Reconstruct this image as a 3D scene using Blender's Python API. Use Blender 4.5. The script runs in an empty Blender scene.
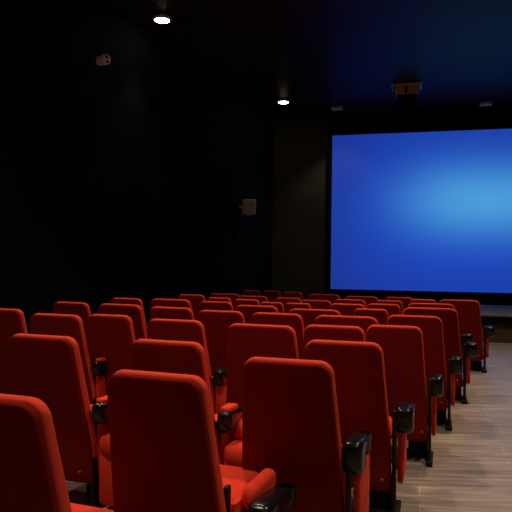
import bpy, bmesh, math
from mathutils import Vector, Matrix, noise

COL = bpy.context.scene.collection
R = math.radians

# ------------------------------------------------------------------ helpers
def link(o):
    COL.objects.link(o)
    return o

def obj(name, bm, mat, parent=None, smooth=True, angle=38):
    bmesh.ops.recalc_face_normals(bm, faces=bm.faces)
    if smooth:
        for f in bm.faces:
            f.smooth = True
        lim = R(angle)
        for e in bm.edges:
            if len(e.link_faces) == 2 and e.calc_face_angle(0) > lim:
                e.smooth = False
    me = bpy.data.meshes.new(name)
    bm.to_mesh(me)
    bm.free()
    me.materials.append(mat)
    o = link(bpy.data.objects.new(name, me))
    if parent:
        o.parent = parent
    return o

def tag(o, label, cat, group=None):
    o['label'] = label
    o['category'] = cat
    if group:
        o['group'] = group
    return o

def empty(name, loc=(0, 0, 0), rz=0.0):
    o = link(bpy.data.objects.new(name, None))
    o.empty_display_size = .1
    o.location = loc
    o.rotation_euler = (0, 0, rz)
    return o

def structure(o):
    o['kind'] = 'structure'
    return o

def rrect(hw, hh, r, n=5):
    """rounded rectangle outline, counter-clockwise"""
    r = max(1e-4, min(r, hw - 1e-4, hh - 1e-4))
    pts = []
    for cx, cy, a0 in ((hw - r, hh - r, 0), (-hw + r, hh - r, 90), (-hw + r, -hh + r, 180), (hw - r, -hh + r, 270)):
        for i in range(n):
            a = R(a0 + 90 * i / (n - 1))
            pts.append((cx + r * math.cos(a), cy + r * math.sin(a)))
    return pts

def loft(bm, rings, axis='z', n=5):
    """rings: (pos, cu, cv, half_u, half_v, radius); closed at both ends"""
    prev = None
    for k, (p, cu, cv, hu, hv, r) in enumerate(rings):
        vs = []
        for u, v in rrect(hu, hv, r, n):
            u += cu
            v += cv
            co = (u, v, p) if axis == 'z' else ((u, p, v) if axis == 'y' else (p, u, v))
            vs.append(bm.verts.new(co))
        m = len(vs)
        if prev is None:
            bm.faces.new(vs)
        else:
            for i in range(m):
                bm.faces.new((prev[i], prev[(i + 1) % m], vs[(i + 1) % m], vs[i]))
        prev = vs
    bm.faces.new(prev)

def box(bm, c, s, bevel=0.0, rz=0.0):
    g = bmesh.ops.create_cube(bm, size=1.0)
    vs = g['verts']
    for v in vs:
        v.co = Vector((v.co.x * s[0], v.co.y * s[1], v.co.z * s[2]))
    if bevel > 0:
        es = list({e for v in vs for e in v.link_edges})
        res = bmesh.ops.bevel(bm, geom=es, offset=bevel, segments=3, affect='EDGES', profile=.5)
        vs = list({v for v in res['verts']} | {v for v in vs if v.is_valid})
        vs = list({v for f in res['faces'] for v in f.verts} | set(vs))
    m = Matrix.Translation(c) @ Matrix.Rotation(rz, 4, 'Z')
    for v in vs:
        v.co = m @ v.co
    return vs

def lathe(bm, prof, c=(0, 0, 0), seg=28, axis='z'):
    rings = []
    for r, z in prof:
        ring = []
        for i in range(seg):
            a = 2 * math.pi * i / seg
            x, y = r * math.cos(a), r * math.sin(a)
            co = (x, y, z) if axis == 'z' else (x, z, y)
            ring.append(bm.verts.new((co[0] + c[0], co[1] + c[1], co[2] + c[2])))
        rings.append(ring)
    for a, b in zip(rings, rings[1:]):
        for i in range(seg):
            bm.faces.new((a[i], a[(i + 1) % seg], b[(i + 1) % seg], b[i]))
    for ring in (rings[0], rings[-1]):
        bm.faces.new(ring)

# ------------------------------------------------------------------ materials
def principled(name, col, rough=.6, metal=0.0, spec=.5, sheen=0.0, emis=None, estr=0.0, coat=0.0, sheen_tint=None):
    m = bpy.data.materials.new(name)
    m.use_nodes = True
    b = m.node_tree.nodes['Principled BSDF']
    b.inputs['Base Color'].default_value = (*col, 1)
    b.inputs['Roughness'].default_value = rough
    b.inputs['Metallic'].default_value = metal
    b.inputs['Specular IOR Level'].default_value = spec
    b.inputs['Coat Weight'].default_value = coat
    if sheen:
        b.inputs['Sheen Weight'].default_value = sheen
        b.inputs['Sheen Roughness'].default_value = .45
        if sheen_tint:
            b.inputs['Sheen Tint'].default_value = (*sheen_tint, 1)
    if emis:
        b.inputs['Emission Color'].default_value = (*emis, 1)
        b.inputs['Emission Strength'].default_value = estr
    return m, m.node_tree, b

def vary(nt, b, col_a, col_b, scale=8, bump=0.0, bump_scale=200, stretch=(1, 1, 1), detail=4):
    N, L = nt.nodes, nt.links
    tc = N.new('ShaderNodeTexCoord')
    mp = N.new('ShaderNodeMapping')
    mp.inputs['Scale'].default_value = stretch
    L.new(tc.outputs['Object'], mp.inputs['Vector'])
    no = N.new('ShaderNodeTexNoise')
    no.inputs['Scale'].default_value = scale
    no.inputs['Detail'].default_value = detail
    L.new(mp.outputs[0], no.inputs['Vector'])
    cr = N.new('ShaderNodeValToRGB')
    cr.color_ramp.elements[0].position = .3
    cr.color_ramp.elements[1].position = .7
    cr.color_ramp.elements[0].color = (*col_a, 1)
    cr.color_ramp.elements[1].color = (*col_b, 1)
    L.new(no.outputs['Fac'], cr.inputs['Fac'])
    L.new(cr.outputs[0], b.inputs['Base Color'])
    if bump:
        n2 = N.new('ShaderNodeTexNoise')
        n2.inputs['Scale'].default_value = bump_scale
        n2.inputs['Detail'].default_value = 2
        L.new(tc.outputs['Object'], n2.inputs['Vector'])
        bp = N.new('ShaderNodeBump')
        bp.inputs['Strength'].default_value = bump
        bp.inputs['Distance'].default_value = .002
        L.new(n2.outputs['Fac'], bp.inputs['Height'])
        L.new(bp.outputs[0], b.inputs['Normal'])

velvet, nt, b = principled('red_velvet', (.5, .012, .008), .85, spec=.12, sheen=.12, sheen_tint=(1, .12, .06))
vary(nt, b, (.62, .050, .028), (.72, .062, .034), 6, .35, 420)
velvet_seat, nt, b = principled('red_seat_velvet', (.62, .03, .014), .85, spec=.12, sheen=.15, sheen_tint=(1, .2, .1))
vary(nt, b, (.62, .035, .018), (.75, .05, .024), 9, .35, 420)
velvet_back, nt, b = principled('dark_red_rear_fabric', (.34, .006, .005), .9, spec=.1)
vary(nt, b, (.135, .0042, .0026), (.17, .0055, .0034), 5, .3, 500)  # red fabric darkened: shade on the seat backs is put into its colour
plastic, nt, b = principled('black_plastic', (.012, .013, .016), .22, spec=.35)
vary(nt, b, (.005, .0055, .0065), (.008, .0085, .010), 20, .1, 300)
steel, nt, b = principled('black_steel', (.012, .011, .010), .5, metal=.0, spec=.22)
vary(nt, b, (.005, .0045, .004), (.010, .009, .007), 25)
wallm, nt, b = principled('black_wall_cloth', (.006, .006, .011), .95, spec=.05)
vary(nt, b, (.0022, .0022, .005), (.0035, .0035, .007), 3, .2, 250)
frontm, nt, b = principled('charcoal_wall_paint', (.035, .033, .027), .9, spec=.1)
vary(nt, b, (.032, .030, .025), (.038, .036, .030), 2, .1, 200)
maskm, nt, b = principled('black_masking_cloth', (.003, .003, .003), .95, spec=.02)
vary(nt, b, (.002, .002, .002), (.004, .004, .004), 3)
ceilm, nt, b = principled('black_ceiling_paint', (.011, .011, .017), .42, spec=.09)
vary(nt, b, (.017, .006, .009), (.022, .008, .012), 2, .1, 150)
greyp, nt, b = principled('grey_plastic', (.6, .56, .5), .5)
vary(nt, b, (.55, .51, .46), (.62, .58, .52), 15)
darkglass, nt, b = principled('dark_lens', (.01, .01, .012), .1)
grillm, nt, b = principled('grey_speaker_grille', (.30, .27, .25), .8)
vary(nt, b, (.5, .46, .42), (.58, .53, .49), 60, .5, 500)
whitem, nt, b = principled('white_enamel', (.82, .8, .78), .5)
flangem, nt, b = principled('pale_flange_metal', (.55, .5, .47), .5)
latticem, nt, b = principled('orange_lattice', (.7, .4, .25), .6)
vary(nt, b, (.62, .34, .20), (.74, .42, .26), 20)
boxm, nt, b = principled('dark_unit_paint', (.03, .03, .045), .6)
vary(nt, b, (.028, .028, .042), (.035, .035, .05), 8)
boltm, nt, b = principled('dull_brass', (.25, .12, .05), .5, metal=.6)
stagem, nt, b = principled('stage_carpet', (.10, .095, .095), .95, spec=.1)
vary(nt, b, (.20, .17, .15), (.25, .21, .18), 40, .4, 300)
stagefront, nt, b = principled('stage_front_board', (.055, .04, .027), .7)
vary(nt, b, (.045, .033, .022), (.065, .048, .032), 4, stretch=(.4, 1, 6))
nosingm, nt, b = principled('black_nosing', (.004, .004, .004), .8, spec=.1)
lampm, nt, b = principled('lit_lamp_lens', (1, .9, .75), .4, emis=(1.0, .80, .50), estr=32)

# floor: wood-look planks
ROW = R(-15)                       # direction of the rows and of the front wall
floorm, nt, b = principled('wood_plank_floor', (.3, .24, .2), .42, spec=.35)
N, L = nt.nodes, nt.links
tc = N.new('ShaderNodeTexCoord')
mp = N.new('ShaderNodeMapping')
mp.inputs['Rotation'].default_value = (0, 0, R(15))
L.new(tc.outputs['Object'], mp.inputs['Vector'])
br = N.new('ShaderNodeTexBrick')
br.inputs['Scale'].default_value = 1.0
br.inputs['Brick Width'].default_value = 1.25
br.inputs['Row Height'].default_value = .16
br.inputs['Mortar Size'].default_value = .004
br.inputs['Mortar Smooth'].default_value = .4
br.inputs['Color1'].default_value = (.245, .195, .172, 1)
br.inputs['Color2'].default_value = (.30, .243, .213, 1)
br.inputs['Mortar'].default_value = (.42, .35, .29, 1)
L.new(mp.outputs[0], br.inputs['Vector'])
st = N.new('ShaderNodeMapping')
st.inputs['Rotation'].default_value = (0, 0, R(15))
st.inputs['Scale'].default_value = (1.0, 15, 1)
L.new(tc.outputs['Object'], st.inputs['Vector'])
no = N.new('ShaderNodeTexNoise')
no.inputs['Scale'].default_value = 1.6
no.inputs['Detail'].default_value = 6
L.new(st.outputs[0], no.inputs['Vector'])
cr = N.new('ShaderNodeValToRGB')
cr.color_ramp.elements[0].position = .35
cr.color_ramp.elements[1].position = .68
cr.color_ramp.elements[0].color = (.66, .64, .63, 1)
cr.color_ramp.elements[1].color = (1.38, 1.35, 1.33, 1)
L.new(no.outputs['Fac'], cr.inputs['Fac'])
mx = N.new('ShaderNodeMixRGB')
mx.blend_type = 'MULTIPLY'
mx.inputs['Fac'].default_value = 1
L.new(br.outputs['Color'], mx.inputs['Color1'])
L.new(cr.outputs[0], mx.inputs['Color2'])
L.new(mx.outputs[0], b.inputs['Base Color'])

# ------------------------------------------------------------------ room
FL = Vector((.454, 17.6))                                   # front left corner
DU = Vector((math.cos(R(14.5)), -math.sin(R(14.5))))        # along the front wall, to the right
DN = Vector((-math.sin(R(14.5)), -math.cos(R(14.5))))       # from the front wall into the room
FR = FL + DU * 10.4
DLW = Vector((-math.sin(R(21)), -math.cos(R(21))))
DRW = Vector((-math.sin(R(6)), -math.cos(R(6))))
BACKY = -5.0
BL = FL + DLW * ((FL.y - BACKY) / -DLW.y)
BR = FR + DRW * ((FR.y - BACKY) / -DRW.y)
CH = 5.66
TH = .2

def slab(name, pts, z0, z1, mat):
    bm = bmesh.new()
    lo = [bm.verts.new((p[0], p[1], z0)) for p in pts]
    hi = [bm.verts.new((p[0], p[1], z1)) for p in pts]
    n = len(pts)
    bm.faces.new(lo)
    bm.faces.new(hi)
    for i in range(n):
        bm.faces.new((lo[i], lo[(i + 1) % n], hi[(i + 1) % n], hi[i]))
    return structure(obj(name, bm, mat, smooth=False))

def wall(name, a, b_, outward, z0, z1, mat):
    o = outward.normalized() * TH
    d = (b_ - a).normalized() * TH
    return slab(name, [a - d, b_ + d, b_ + d + o, a - d + o], z0, z1, mat)

c = (FL + FR + BL + BR) / 4
def out(a, b_):
    d = (b_ - a)
    n = Vector((d.y, -d.x)).normalized()
    return n if n.dot((a + b_) / 2 - c) > 0 else -n
big = [p + (p - c).normalized() * .5 for p in (FL, FR, BR, BL)]
slab('floor', big, -.2, 0, floorm)
slab('ceiling', big, CH, CH + .2, ceilm)
wall('wall_front', FL, FR, out(FL, FR), 0, CH, frontm)
wall('wall_left', BL, FL, out(BL, FL), 0, CH, wallm)
wall('wall_right', FR, BR, out(FR, BR), 0, CH, wallm)
wall('wall_back', BR, BL, out(BR, BL), 0, CH, wallm)

def on_front(u, d):                                         # metres along the wall, metres out of it
    return FL + DU * u + DN * d

# stage across the front of the room
SD, SH = 4.15, .55
def reach(d, lw, side):
    # where the line parallel to the front wall at distance d meets a side wall
    a = on_front(0, d)
    o, w = (FL, DLW) if side < 0 else (FR, DRW)
    # a + DU*t = o + w*k
    det = DU.x * -w.y + w.x * DU.y
    dx, dy = o.x - a.x, o.y - a.y
    return (dx * -w.y + w.x * dy) / det
t0, t1 = reach(SD, DLW, -1), reach(SD, DRW, 1)
stage = empty('stage', (*on_front(5, SD), 0), R(-14.5))
def local(p, z):
    q = Vector((p[0], p[1], z)) - stage.location
    return Matrix.Rotation(R(14.5), 4, 'Z') @ q
def stage_part(name, pts, z0, z1, mat):
    bm = bmesh.new()
    lo = [bm.verts.new(local(p, z0)) for p in pts]
    hi = [bm.verts.new(local(p, z1)) for p in pts]
    n = len(pts)
    bm.faces.new(lo); bm.faces.new(hi)
    for i in range(n):
        bm.faces.new((lo[i], lo[(i + 1) % n], hi[(i + 1) % n], hi[i]))
    return obj(name, bm, mat, stage, smooth=False)
e = .02
a0, a1 = on_front(t0 + e, SD), on_front(t1 - e, SD)
c0, c1 = on_front(e, .01), on_front(10.4 - e, .01)
stage_part('deck', [a0, a1, c1, c0], SH - .03, SH, stagem)
stage_part('front_board', [on_front(t0 + e, SD - .05), on_front(t1 - e, SD - .05), on_front(t1 - e, SD - .10), on_front(t0 + e, SD - .10)], 0, SH - .19, stagefront)
stage_part('nosing', [on_front(t0 + e, SD), on_front(t1 - e, SD), on_front(t1 - e, SD - .10), on_front(t0 + e, SD - .10)], SH - .19, SH - .03, nosingm)
tag(stage, 'low stage below the glowing screen, grey top, black edge and dark brown front board', 'stage')

# cinema screen: left edge 1.68 m from the corner
SU0, SW, SZ0, SZ1 = 1.70, 7.1, .86, 5.08
scr = empty('cinema_screen', (*on_front(SU0 + SW / 2, .12), SH), R(-14.5))
bm = bmesh.new()
B = .115
zt, zb = SZ1 - SH, SZ0 - SH
def fbox(x0, x1, z0, z1, y0, y1):
    box(bm, ((x0 + x1) / 2, (y0 + y1) / 2, (z0 + z1) / 2), (x1 - x0, y1 - y0, z1 - z0))
h = SW / 2
fbox(-h - B, -h, 0, CH - SH - .002, -.10, .10)
fbox(h, h + B, 0, CH - SH - .002, -.10, .10)
fbox(-h, h, 0, zb, -.10, .10)
fbox(-h, h, zt, CH - SH - .002, -.10, .10)
obj('masking', bm, maskm, scr, smooth=False)
bm = bmesh.new()
fbox(-h, h, zb, zt, -.06, .06)
screenm, nt, b = principled('glowing_blue_screen', (.004, .004, .006), .6, spec=.2)
N, L = nt.nodes, nt.links
tc = N.new('ShaderNodeTexCoord')
sp = N.new('ShaderNodeSeparateXYZ')
L.new(tc.outputs['Object'], sp.inputs[0])
def mth(op, a, b_=None, c_=None):
    n = N.new('ShaderNodeMath'); n.operation = op
    for i, v in enumerate((a, b_, c_)):
        if v is None: continue
        if isinstance(v, (int, float)): n.inputs[i].default_value = v
        else: L.new(v, n.inputs[i])
    return n.outputs[0]
zc = 2.92 - SH
gx = mth('POWER', mth('ABSOLUTE', mth('DIVIDE', mth('SUBTRACT', sp.outputs['X'], .5), 2.1)), 2.6)
gz = mth('POWER', mth('ABSOLUTE', mth('DIVIDE', mth('SUBTRACT', sp.outputs['Z'], zc + .32), .92)), 2.0)
g1 = mth('EXPONENT', mth('MULTIPLY', mth('ADD', gx, gz), -1.0))
bx_ = mth('POWER', mth('ABSOLUTE', mth('DIVIDE', sp.outputs['X'], 3.9)), 2.5)
bz_ = mth('POWER', mth('ABSOLUTE', mth('DIVIDE', mth('SUBTRACT', sp.outputs['Z'], zc), 3.0)), 2.0)
g2 = mth('EXPONENT', mth('MULTIPLY', mth('ADD', bx_, bz_), -1.0))
r2 = N.new('ShaderNodeValToRGB')
r2.color_ramp.elements[0].position = .25
r2.color_ramp.elements[0].color = (.011, .034, .29, 1)
r2.color_ramp.elements[1].position = 1.0
r2.color_ramp.elements[1].color = (.012, .062, .52, 1)
L.new(g2, r2.inputs['Fac'])
mx = N.new('ShaderNodeMixRGB')
L.new(g1, mx.inputs['Fac'])
L.new(r2.outputs[0], mx.inputs['Color1'])
mx.inputs['Color2'].default_value = (.068, .33, .70, 1)
L.new(mx.outputs[0], b.inputs['Emission Color'])
b.inputs['Emission Strength'].default_value = 1.0
obj('screen_panel', bm, screenm, scr, smooth=False)
tag(scr, 'large glowing blue cinema screen in a black surround on the front wall', 'screen')

# ------------------------------------------------------------------ wall speaker, camera, ceiling fittings
sp_root = empty('wall_speaker', (-.19, 15.2, 2.90), R(4))
bm = bmesh.new(); box(bm, (0, .02, 0), (.33, .22, .36), .012)
obj('cabinet', bm, greyp, sp_root)
bm = bmesh.new(); box(bm, (0, -.098, 0), (.30, .02, .33), .008)
obj('grille', bm, grillm, sp_root)
bm = bmesh.new()
box(bm, (0, 0, -.20), (.14, .05, .025), .006)
obj('mounting_tab', bm, greyp, sp_root)
bm = bmesh.new()
box(bm, (-.14, .12, 0), (.24, .04, .06), .004)
obj('bracket', bm, greyp, sp_root)
tag(sp_root, 'small square grey loudspeaker bracketed on the dark left wall', 'speaker')

cam_root = empty('security_camera', (-2.43, 9.6, 4.60), R(55))
bm = bmesh.new(); lathe(bm, [(.01, -.10), (.050, -.10), (.074, -.094), (.080, -.080), (.080, -.03), (.074, -.02), (.072, .09), (.06, .10), (.01, .10)], (0, 0, 0), axis='y')
obj('housing', bm, whitem, cam_root)
bm = bmesh.new(); lathe(bm, [(.004, -.108), (.026, -.108), (.030, -.102), (.030, -.092), (.004, -.092)], (-.015, 0, .028), axis='y')
obj('lens', bm, darkglass, cam_root)
bm = bmesh.new(); lathe(bm, [(.003, -.106), (.020, -.106), (.022, -.098), (.022, -.092), (.003, -.092)], (0, 0, -.040), axis='y', seg=16)
obj('infrared_sensor', bm, darkglass, cam_root)
bm = bmesh.new(); box(bm, (-.06, .08, .0), (.17, .04, .04), .006, R(-20))
obj('bracket', bm, boxm, cam_root)
tag(cam_root, 'small white security camera high on the dark left wall', 'camera')

unit = empty('ceiling_unit', (3.42, 14.25, CH - .001), R(-15))
bm = bmesh.new(); box(bm, (0, 0, -.02), (.68, .5, .038), .006)
obj('flange', bm, flangem, unit)
bm = bmesh.new()
loft(bm, [(-.24, 0, .0, .26, .19, .01), (-.04, 0, .0, .30, .22, .01)], 'z')
obj('housing', bm, boxm, unit)
bm = bmesh.new()
def face_box(x0, x1, z0, z1, yo, th):
    # sits on the sloping front face of the housing
    for a in (0,):
        ym = -.19 - .03 * ((z0 + z1) / 2 + .24) / .2 - yo
        box(bm, ((x0 + x1) / 2, ym, (z0 + z1) / 2), (x1 - x0, th, z1 - z0), .002)
for s in (-1, 1):
    for i in range(6):
        x = s * (.03 + i * .038)
        face_box(min(x, x + s * .03), max(x, x + s * .03), -.215, -.05, .018, .014)
    for z in (-.215, -.135, -.062):
        face_box(min(s * .03, s * .25), max(s * .03, s * .25), z, z + .02, .012, .014)
obj('lattice', bm, latticem, unit)
bm = bmesh.new()
box(bm, (.272, -.225, -.13), (.02, .03, .19), .003)
box(bm, (0, -.215, -.232), (.52, .03, .014), .003)
obj('trim', bm, flangem, unit)
bm = bmesh.new()
loft(bm, [(-.47, .02, .05, .21, .15, .03), (-.25, .02, .05, .22, .16, .03)], 'z')
obj('lower_box', bm, maskm, unit)
tag(unit, 'ceiling unit with two orange lattice panels above the cinema screen', 'ceiling unit')

def downlight_empty(loc, label, group, power, beam=104):
    t = empty('downlight', loc)
    tag(t, label, 'light', group)
    bm = bmesh.new(); lathe(bm, [(.128, -.002), (.165, -.002), (.165, -.014), (.150, -.024), (.128, -.024)], seg=32)
    # ring only: remove caps
    for f in [f for f in bm.faces if len(f.verts) > 4]: bm.faces.remove(f)
    obj('trim_ring', bm, whitem, t)
    bm = bmesh.new(); lathe(bm, [(.12, -.004), (.127, -.008), (.124, -.020), (.10, -.030), (.05, -.036), (.005, -.038)], seg=32)
    obj('lens', bm, lampm, t)
    ld = bpy.data.lights.new('downlight_beam', 'SPOT')
    ld.energy = power
    ld.color = (1.0, .80, .56)
    ld.spot_size = R(beam)
    ld.spot_blend = .85
    ld.shadow_soft_size = .12
    lo = link(bpy.data.objects.new('beam', ld))
    lo.location = (0, 0, -.08)
    lo.parent = t
    return t

LG = 'ceiling downlights'
Z = CH
near = [(-1.68, 10.6, 'lit round ceiling downlight at top left of the picture', 70),
        (.64, 15.75, 'lit round ceiling downlight near the left end of the front wall', 60)]
for x, y, lab, p in near:
    downlight_empty((x, y, Z), lab, LG, p, 70)
hidden = [(4.9, 9.2, 420), (-3.2, 5.6, 260), (-.6, 5.9, 420), (3.0, 6.3, 460), (-1.6, 1.9, 420), (2.0, 2.2, 420), (-.4, -2.2, 120), (3.4, -1.8, 120)]  # unseen downlights; far aisle and rear ones added to light floor and backs
for x, y, p in hidden:
    downlight_empty((x, y, Z), 'lit round ceiling downlight out of view, placed to light the red seats and aisle', LG, p)

for i, (x, y, lab) in enumerate([(2.07, 16.15, 'small dim ceiling spotlight above the top left corner of the screen'),
                                 (5.72, 15.5, 'small dim ceiling spotlight above the right part of the screen')]):
    t = empty('ceiling_spotlight', (x, y, CH), R(-15))
    bm = bmesh.new(); box(bm, (0, 0, -.045), (.29, .12, .088), .012)
    obj('housing', bm, whitem, t)
    for sx in (-.07, .07):
        bm = bmesh.new()
        box(bm, (sx, -.064, -.045), (.09, .012, .055), .003)
        obj('lens', bm, greyp, t)
    if i == 0:
        ld = bpy.data.lights.new('spotlight_beam', 'SPOT')
        ld.energy = 95
        ld.color = (1.0, .86, .66)
        ld.spot_size = R(98)
        ld.spot_blend = .5
        ld.shadow_soft_size = .04
        lo = link(bpy.data.objects.new('beam', ld))
        lo.location = (0, 0, -.10)
        lo.parent = t
    tag(t, lab, 'spotlight', 'small ceiling spotlights')
t = empty('smoke_detector', (.46, 12.3, CH))
bm = bmesh.new(); lathe(bm, [(.005, 0), (.06, 0), (.06, -.02), (.045, -.035), (.005, -.037)])
obj('housing', bm, boxm, t)
tag(t, 'tiny dark smoke detector on the ceiling between the two lit downlights', 'smoke detector')

# ------------------------------------------------------------------ one cinema seat (origin on the floor, faces +Y)
def lean(z):
    return -.02 - .23 * max(0, z - .38) + .06 * max(0, .38 - z) ** 1.2

def back_rings(z0, z1, dhw, yoff, ht, rtop, rcorner, bulge=0.0):
    zs = [z0, z0 + .012, z0 + .03]
    n = 14
    zs += [z0 + .03 + (z1 - rcorner - z0 - .03) * i / n for i in range(1, n + 1)]
    m = 8
    zs += [z1 - rcorner + rcorner * math.sin(R(90) * i / m) for i in range(1, m + 1)]
    rings = []
    for z in zs:
        f = (z - .17) / .83
        hw = .262 - .058 * f + dhw
        # rounded top corners
        d = z - (z1 - rcorner)
        if d > 0:
            hw -= rcorner - math.sqrt(max(0, rcorner ** 2 - d ** 2))
        # thickness rounding at the top
        t = ht * (1 + bulge * math.sin(max(0, min(1, f)) * math.pi))
        d2 = z - (z1 - rtop)
        if d2 > 0:
            t -= t * (1 - math.sqrt(max(0.0, 1 - (d2 / rtop) ** 2))) * .93
        d3 = (z0 + .03) - z
        if d3 > 0:
            hw -= d3 * .4; t -= d3 * .25
        rings.append((z, 0, lean(z) + yoff, hw, max(t, .002), min(.024, t * .8)))
    return rings

def make_seat():
    root = empty('cinema_chair')
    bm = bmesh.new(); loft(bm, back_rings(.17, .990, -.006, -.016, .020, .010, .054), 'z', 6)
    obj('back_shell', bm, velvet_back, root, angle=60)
    bm = bmesh.new(); loft(bm, back_rings(.30, 1.0, .0, .022, .025, .016, .058, .30), 'z', 6)
    obj('back_cushion', bm, velvet, root, angle=60)
    # seat cushion, a plump rounded block with a slightly raised front
    bm = bmesh.new()
    rs = []
    for z, sx, sy in ((.335, .19, .19), (.345, .205, .205), (.37, .215, .22), (.41, .219, .228), (.44, .217, .226), (.458, .208, .216), (.468, .19, .20), (.472, .15, .16), (.474, .06, .07)):
        rs.append((z, 0, .285, sx, sy, .06))
    loft(bm, rs, 'z', 6)
    for v in bm.verts:
        v.co.z += .05 * (v.co.y - .285)
    obj('seat_cushion', bm, velvet_seat, root, angle=60)
    bm = bmesh.new()
    box(bm, (0, .27, .318), (.36, .36, .03), .008)
    box(bm, (0, .03, .30), (.40, .05, .05), .008)
    obj('seat_pan', bm, steel, root)
    # upholstered end panel under the armrest
    bm = bmesh.new()
    loft(bm, [(.20, .292, .17, .012, .14, .010), (.22, .292, .17, .016, .155, .014), (.40, .292, .17, .017, .165, .015), (.50, .292, .16, .016, .16, .014)], 'z')
    obj('side_panel', bm, velvet_seat, root, angle=50)
    # armrest: chunky drooping rear end, pad running forward
    bm = bmesh.new()
    cx = .312
    loft(bm, [(-.068, cx, .590, .022, .026, .012), (-.060, cx, .582, .040, .050, .024), (-.040, cx, .570, .047, .070, .030),
              (.00, cx, .565, .049, .077, .032), (.06, cx, .565, .048, .074, .030), (.10, cx, .585, .044, .048, .024),
              (.16, cx, .592, .040, .032, .016), (.24, cx, .584, .038, .028, .014), (.255, cx, .582, .028, .018, .01)], 'y', 6)
    arm = obj('armrest', bm, plastic, root, angle=50)
    bm = bmesh.new()
    lathe(bm, [(.030, .51), (.038, .52), (.041, .590), (.041, .597), (.036, .597), (.034, .54), (.004, .538)], (cx, .294, 0))
    obj('cup_holder', bm, plastic, arm, angle=50)
    bm = bmesh.new()
    loft(bm, [(-.03, cx, .640, .022, .012, .008), (-.02, cx, .642, .038, .018, .012), (.08, cx, .642, .040, .019, .012), (.095, cx, .640, .026, .012, .008)], 'y', 5)
    obj('arm_pad', bm, velvet_seat, arm, angle=60)
    # post and foot
    bm = bmesh.new()
    box(bm, (.264, -.045, .31), (.022, .036, .62), .006)
    box(bm, (.264, .06, .30), (.020, .16, .05), .005)
    leg = obj('leg', bm, steel, root)
    bm = bmesh.new()
    box(bm, (.262, .08, .02), (.05, .30, .038), .008)
    obj('foot', bm, steel, leg)
    leg.location = (0, 0, 0)
    bm = bmesh.new()
    box(bm, (-.236, .06, .16), (.022, .05, .28), .005)
    box(bm, (-.236, .10, .018), (.05, .28, .034), .008)
    obj('leg', bm, steel, root)
    bm = bmesh.new()
    box(bm, (.17, .26, .07), (.15, .22, .136), .01)
    obj('floor_box', bm, steel, root)
    bm = bmesh.new()
    lathe(bm, [(.001, -.093), (.006, -.091), (.008, -.086), (.008, -.07)], (.205, 0, .245), seg=12, axis='y')
    obj('bolt', bm, boltm, root)
    return root

def console(chair, x0, x1):
    # wide upholstered console filling the gap to the next chair: rounded red lobes over a red block
    cx, hw = (x0 + x1) / 2, (x1 - x0) / 2
    bm = bmesh.new()
    loft(bm, [(.06, cx, .16, hw * .9, .18, .02), (.08, cx, .16, hw, .19, .03), (.36, cx, .16, hw, .19, .03), (.38, cx, .16, hw * .9, .18, .02)], 'z')
    obj('console', bm, velvet_seat, chair, angle=60)
    for z, y0, y1 in ((.40, -.05, .22), (.50, .06, .34)):
        bm = bmesh.new()
        loft(bm, [(y0, cx, z - .01, hw * .5, .022, .02), (y0 + .012, cx, z, hw * .85, .042, .03), (y0 + .04, cx, z, hw, .052, .04),
                  (y1 - .04, cx, z, hw, .052, .04), (y1 - .012, cx, z, hw * .85, .042, .03), (y1, cx, z - .01, hw * .5, .022, .02)], 'y', 6)
        obj('bolster', bm, velvet_seat, chair, angle=60)

ORD = ['first', 'second', 'third', 'fourth', 'fifth', 'sixth', 'seventh', 'eighth', 'ninth', 'tenth']
# x, y of the foot point, width factor, height factor, turn to the right in degrees
ROWS = [
 [(-.775, 2.07, 1.06, .992, 17), (-.30, 2.44, .92, 1.0, 17), (.20, 2.84, .93, 1.0, 15)],
 [(-1.13, 3.62, 1.03, 1.0, 17), (-.41, 3.45, .98, 1.0, 16), (.54, 3.55, .99, 1.0, 14)],
 [(-2.20, 5.69, 1.0, 1.0, 17), (-1.545, 5.14, 1.10, 1.0, 17), (-1.115, 5.16, .91, 1.0, 17), (-.54, 4.79, 1.05, 1.0, 16), (.10, 4.50, 1.15, .998, 16), (.61, 4.49, .98, 1.0, 15), (1.045, 4.56, .90, 1.0, 14)],
 [(-1.92, 6.82, 1.0, 1.0, 17), (-1.35, 6.60, 1.17, 1.0, 17), (-.765, 6.23, 1.06, 1.0, 17), (-.26, 5.84, 1.03, 1.0, 16), (.25, 5.63, 1.08, 1.0, 16), (.83, 5.42, 1.25, 1.0, 15), (1.45, 5.58, 1.08, 1.0, 14)],
 [(-1.55, 7.89, 1.0, .998, 17), (-.97, 7.66, 1.24, 1.006, 17), (-.40, 7.38, .94, 1.0, 16), (.07, 6.92, 1.12, .988, 16), (.67, 6.55, 1.25, .98, 15), (1.25, 6.56, .80, .993, 14), (1.90, 6.69, 1.28, 1.004, 14)],
 [(-.83, 8.74, .9, 1.017, 17), (-.41, 8.24, .76, 1.006, 17), (-.05, 7.95, .78, 1.003, 16), (.26, 7.75, .68, .982, 16), (.57, 7.60, .74, .984, 16), (1.14, 7.42, .9, .994, 15), (1.56, 7.44, .84, .998, 14), (2.19, 7.68, 1.24, 1.0, 14)],
 [(-.41, 9.74, 1.1, .996, 17), (.02, 9.24, 1.0, .99, 16), (.52, 8.86, .85, .988, 16), (.90, 8.66, .9, .97, 16), (1.33, 8.50, .93, .995, 15), (1.85, 8.46, .8, .991, 14), (2.34, 8.60, .8, 1.005, 14), (2.87, 8.72, 1.2, 1.0, 14)],
 [(-.01, 11.04, .72, 1.007, 16), (.34, 10.86, .70, 1.013, 16), (.68, 10.50, .75, 1.009, 16), (1.14, 10.0, 1.15, .999, 15), (1.70, 9.75, 1.15, .985, 15), (2.25, 9.62, .93, .987, 14)],
]
proto = make_seat()
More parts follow.
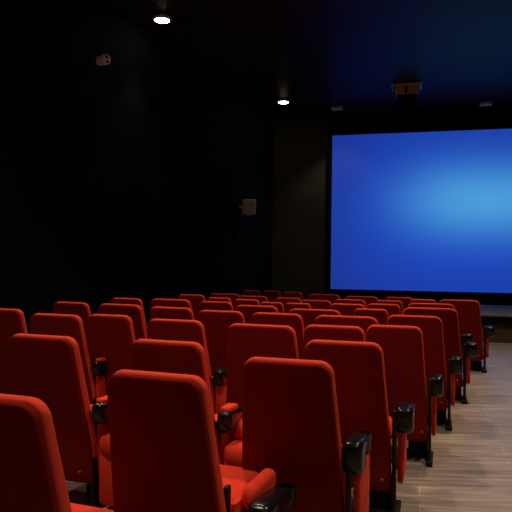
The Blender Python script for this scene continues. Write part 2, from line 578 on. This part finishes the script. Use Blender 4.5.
parts = [(p, list(p.children)) for p in proto.children]
spare = []
left_mesh = next(p.data for p, kids in parts if not kids and p.name.startswith('leg'))
post_mesh = next(p.data for p, kids in parts if kids and p.name.startswith('leg'))
GAPS = {(0, 1): (.27, .335), (1, 0): (.28, .47), (1, 1): (.28, .44)}
for ri, row in enumerate(ROWS):
    for ci, (x, y, w, hz, yaw) in enumerate(row):
        r = link(proto.copy())
        for p, kids in parts:
            q = link(p.copy()); q.parent = r
            for kk in kids:
                kc = link(kk.copy()); kc.parent = q
        r.location = (x - .012, y, 0)
        r.rotation_euler = (0, 0, R(-yaw - 3))
        r.scale = (w * 1.045 + (.05 if ri >= 5 and w > .8 else 0), 1, hz)
        if (ri, ci) in GAPS:
            console(r, *GAPS[(ri, ci)])
        last = ci == len(row) - 1
        for q in list(r.children):
            if not last and q.name.startswith('leg') and q.data is post_mesh:
                q.location = (-.035, .07, 0)
                q.scale = (1, 1, .9)
            if not last and q.name.startswith('side_panel'):
                q.scale = (.8, 1, 1)
                q.location = (.028, 0, 0)
            if ci > 0 and q.name.startswith('leg') and q.data is left_mesh:
                spare.append(q)                      # inner seats share the leg of the seat on their left
            if (ri, ci) == (0, 0) and q.name[:8] in ('seat_cus', 'seat_pan'):
                q.location = (-.05, 0, -.06)
            if (ri, ci) == (0, 0) and q.name.startswith('side_panel'):
                spare.append(q)
            if q.name.startswith('armrest'):
                if not last:
                    q.scale = (.78, 1, .85)
                    q.location = (.045, 0, .085)
                    if (ri, ci) not in ((1, 0), (1, 1), (2, 2), (2, 3)):
                        q.scale = (.55, 1, .85)
                        q.location = (.112, 0, .085)
                if (ri, ci) == (0, 2):
                    q.location = (-.035, 0, 0)
                if (ri, ci) == (0, 1):
                    q.scale = (1.1, 1, 1)
                    q.location = (.025, .06, -.13)
                if last or (ri, ci) in ((0, 1), (2, 3), (0, 0)):
                    for kc in list(q.children):
                        if kc.name.startswith('arm_pad'):
                            spare.append(kc)
                if (ri, ci) == (0, 0):
                    spare.append(q); spare.extend(k for k in q.children)
        if last and ri < 7:
            lab = 'red velvet cinema seat beside the wood floor aisle, in the %s row from the camera' % ORD[ri]
        elif ci == 0:
            lab = 'red velvet cinema seat, leftmost of the %s row from the camera' % ORD[ri]
        elif last:
            lab = 'red velvet cinema seat, rightmost of the %s row from the camera' % ORD[ri]
        else:
            lab = 'red velvet cinema seat, %s from the left in the %s row from the camera' % (ORD[ci], ORD[ri])
        tag(r, lab, 'cinema seat', 'red cinema seats in rows')

for p, kids in parts:
    spare.extend(kids); spare.append(p)
spare.append(proto)
for o in {id(o): o for o in spare}.values():
    bpy.data.objects.remove(o)

# ------------------------------------------------------------------ camera
cd = bpy.data.cameras.new('camera')
cd.sensor_width = 36
cd.lens = 36 * 620 / 512
cd.clip_end = 100
co = link(bpy.data.objects.new('camera', cd))
co.location = (0, 0, 1.39)
fwd = Matrix.Rotation(math.atan(12.5 / 620), 4, 'X') @ Matrix.Rotation(R(90), 4, 'X')
co.matrix_world = Matrix.Translation((0, 0, 1.39)) @ fwd @ Matrix.Rotation(.015, 4, 'Z')
sc = bpy.context.scene
sc.camera = co

w = bpy.data.worlds.new('world')
sc.world = w
w.use_nodes = True
w.node_tree.nodes['Background'].inputs['Color'].default_value = (0, 0, 0, 1)
w.node_tree.nodes['Background'].inputs['Strength'].default_value = 0
sc.view_settings.view_transform = 'Standard'
sc.view_settings.look = 'None'
sc.view_settings.exposure = 0
sc.view_settings.gamma = 1
sc.cycles.use_denoising = True
sc.cycles.max_bounces = 6
sc.cycles.sample_clamp_indirect = 4
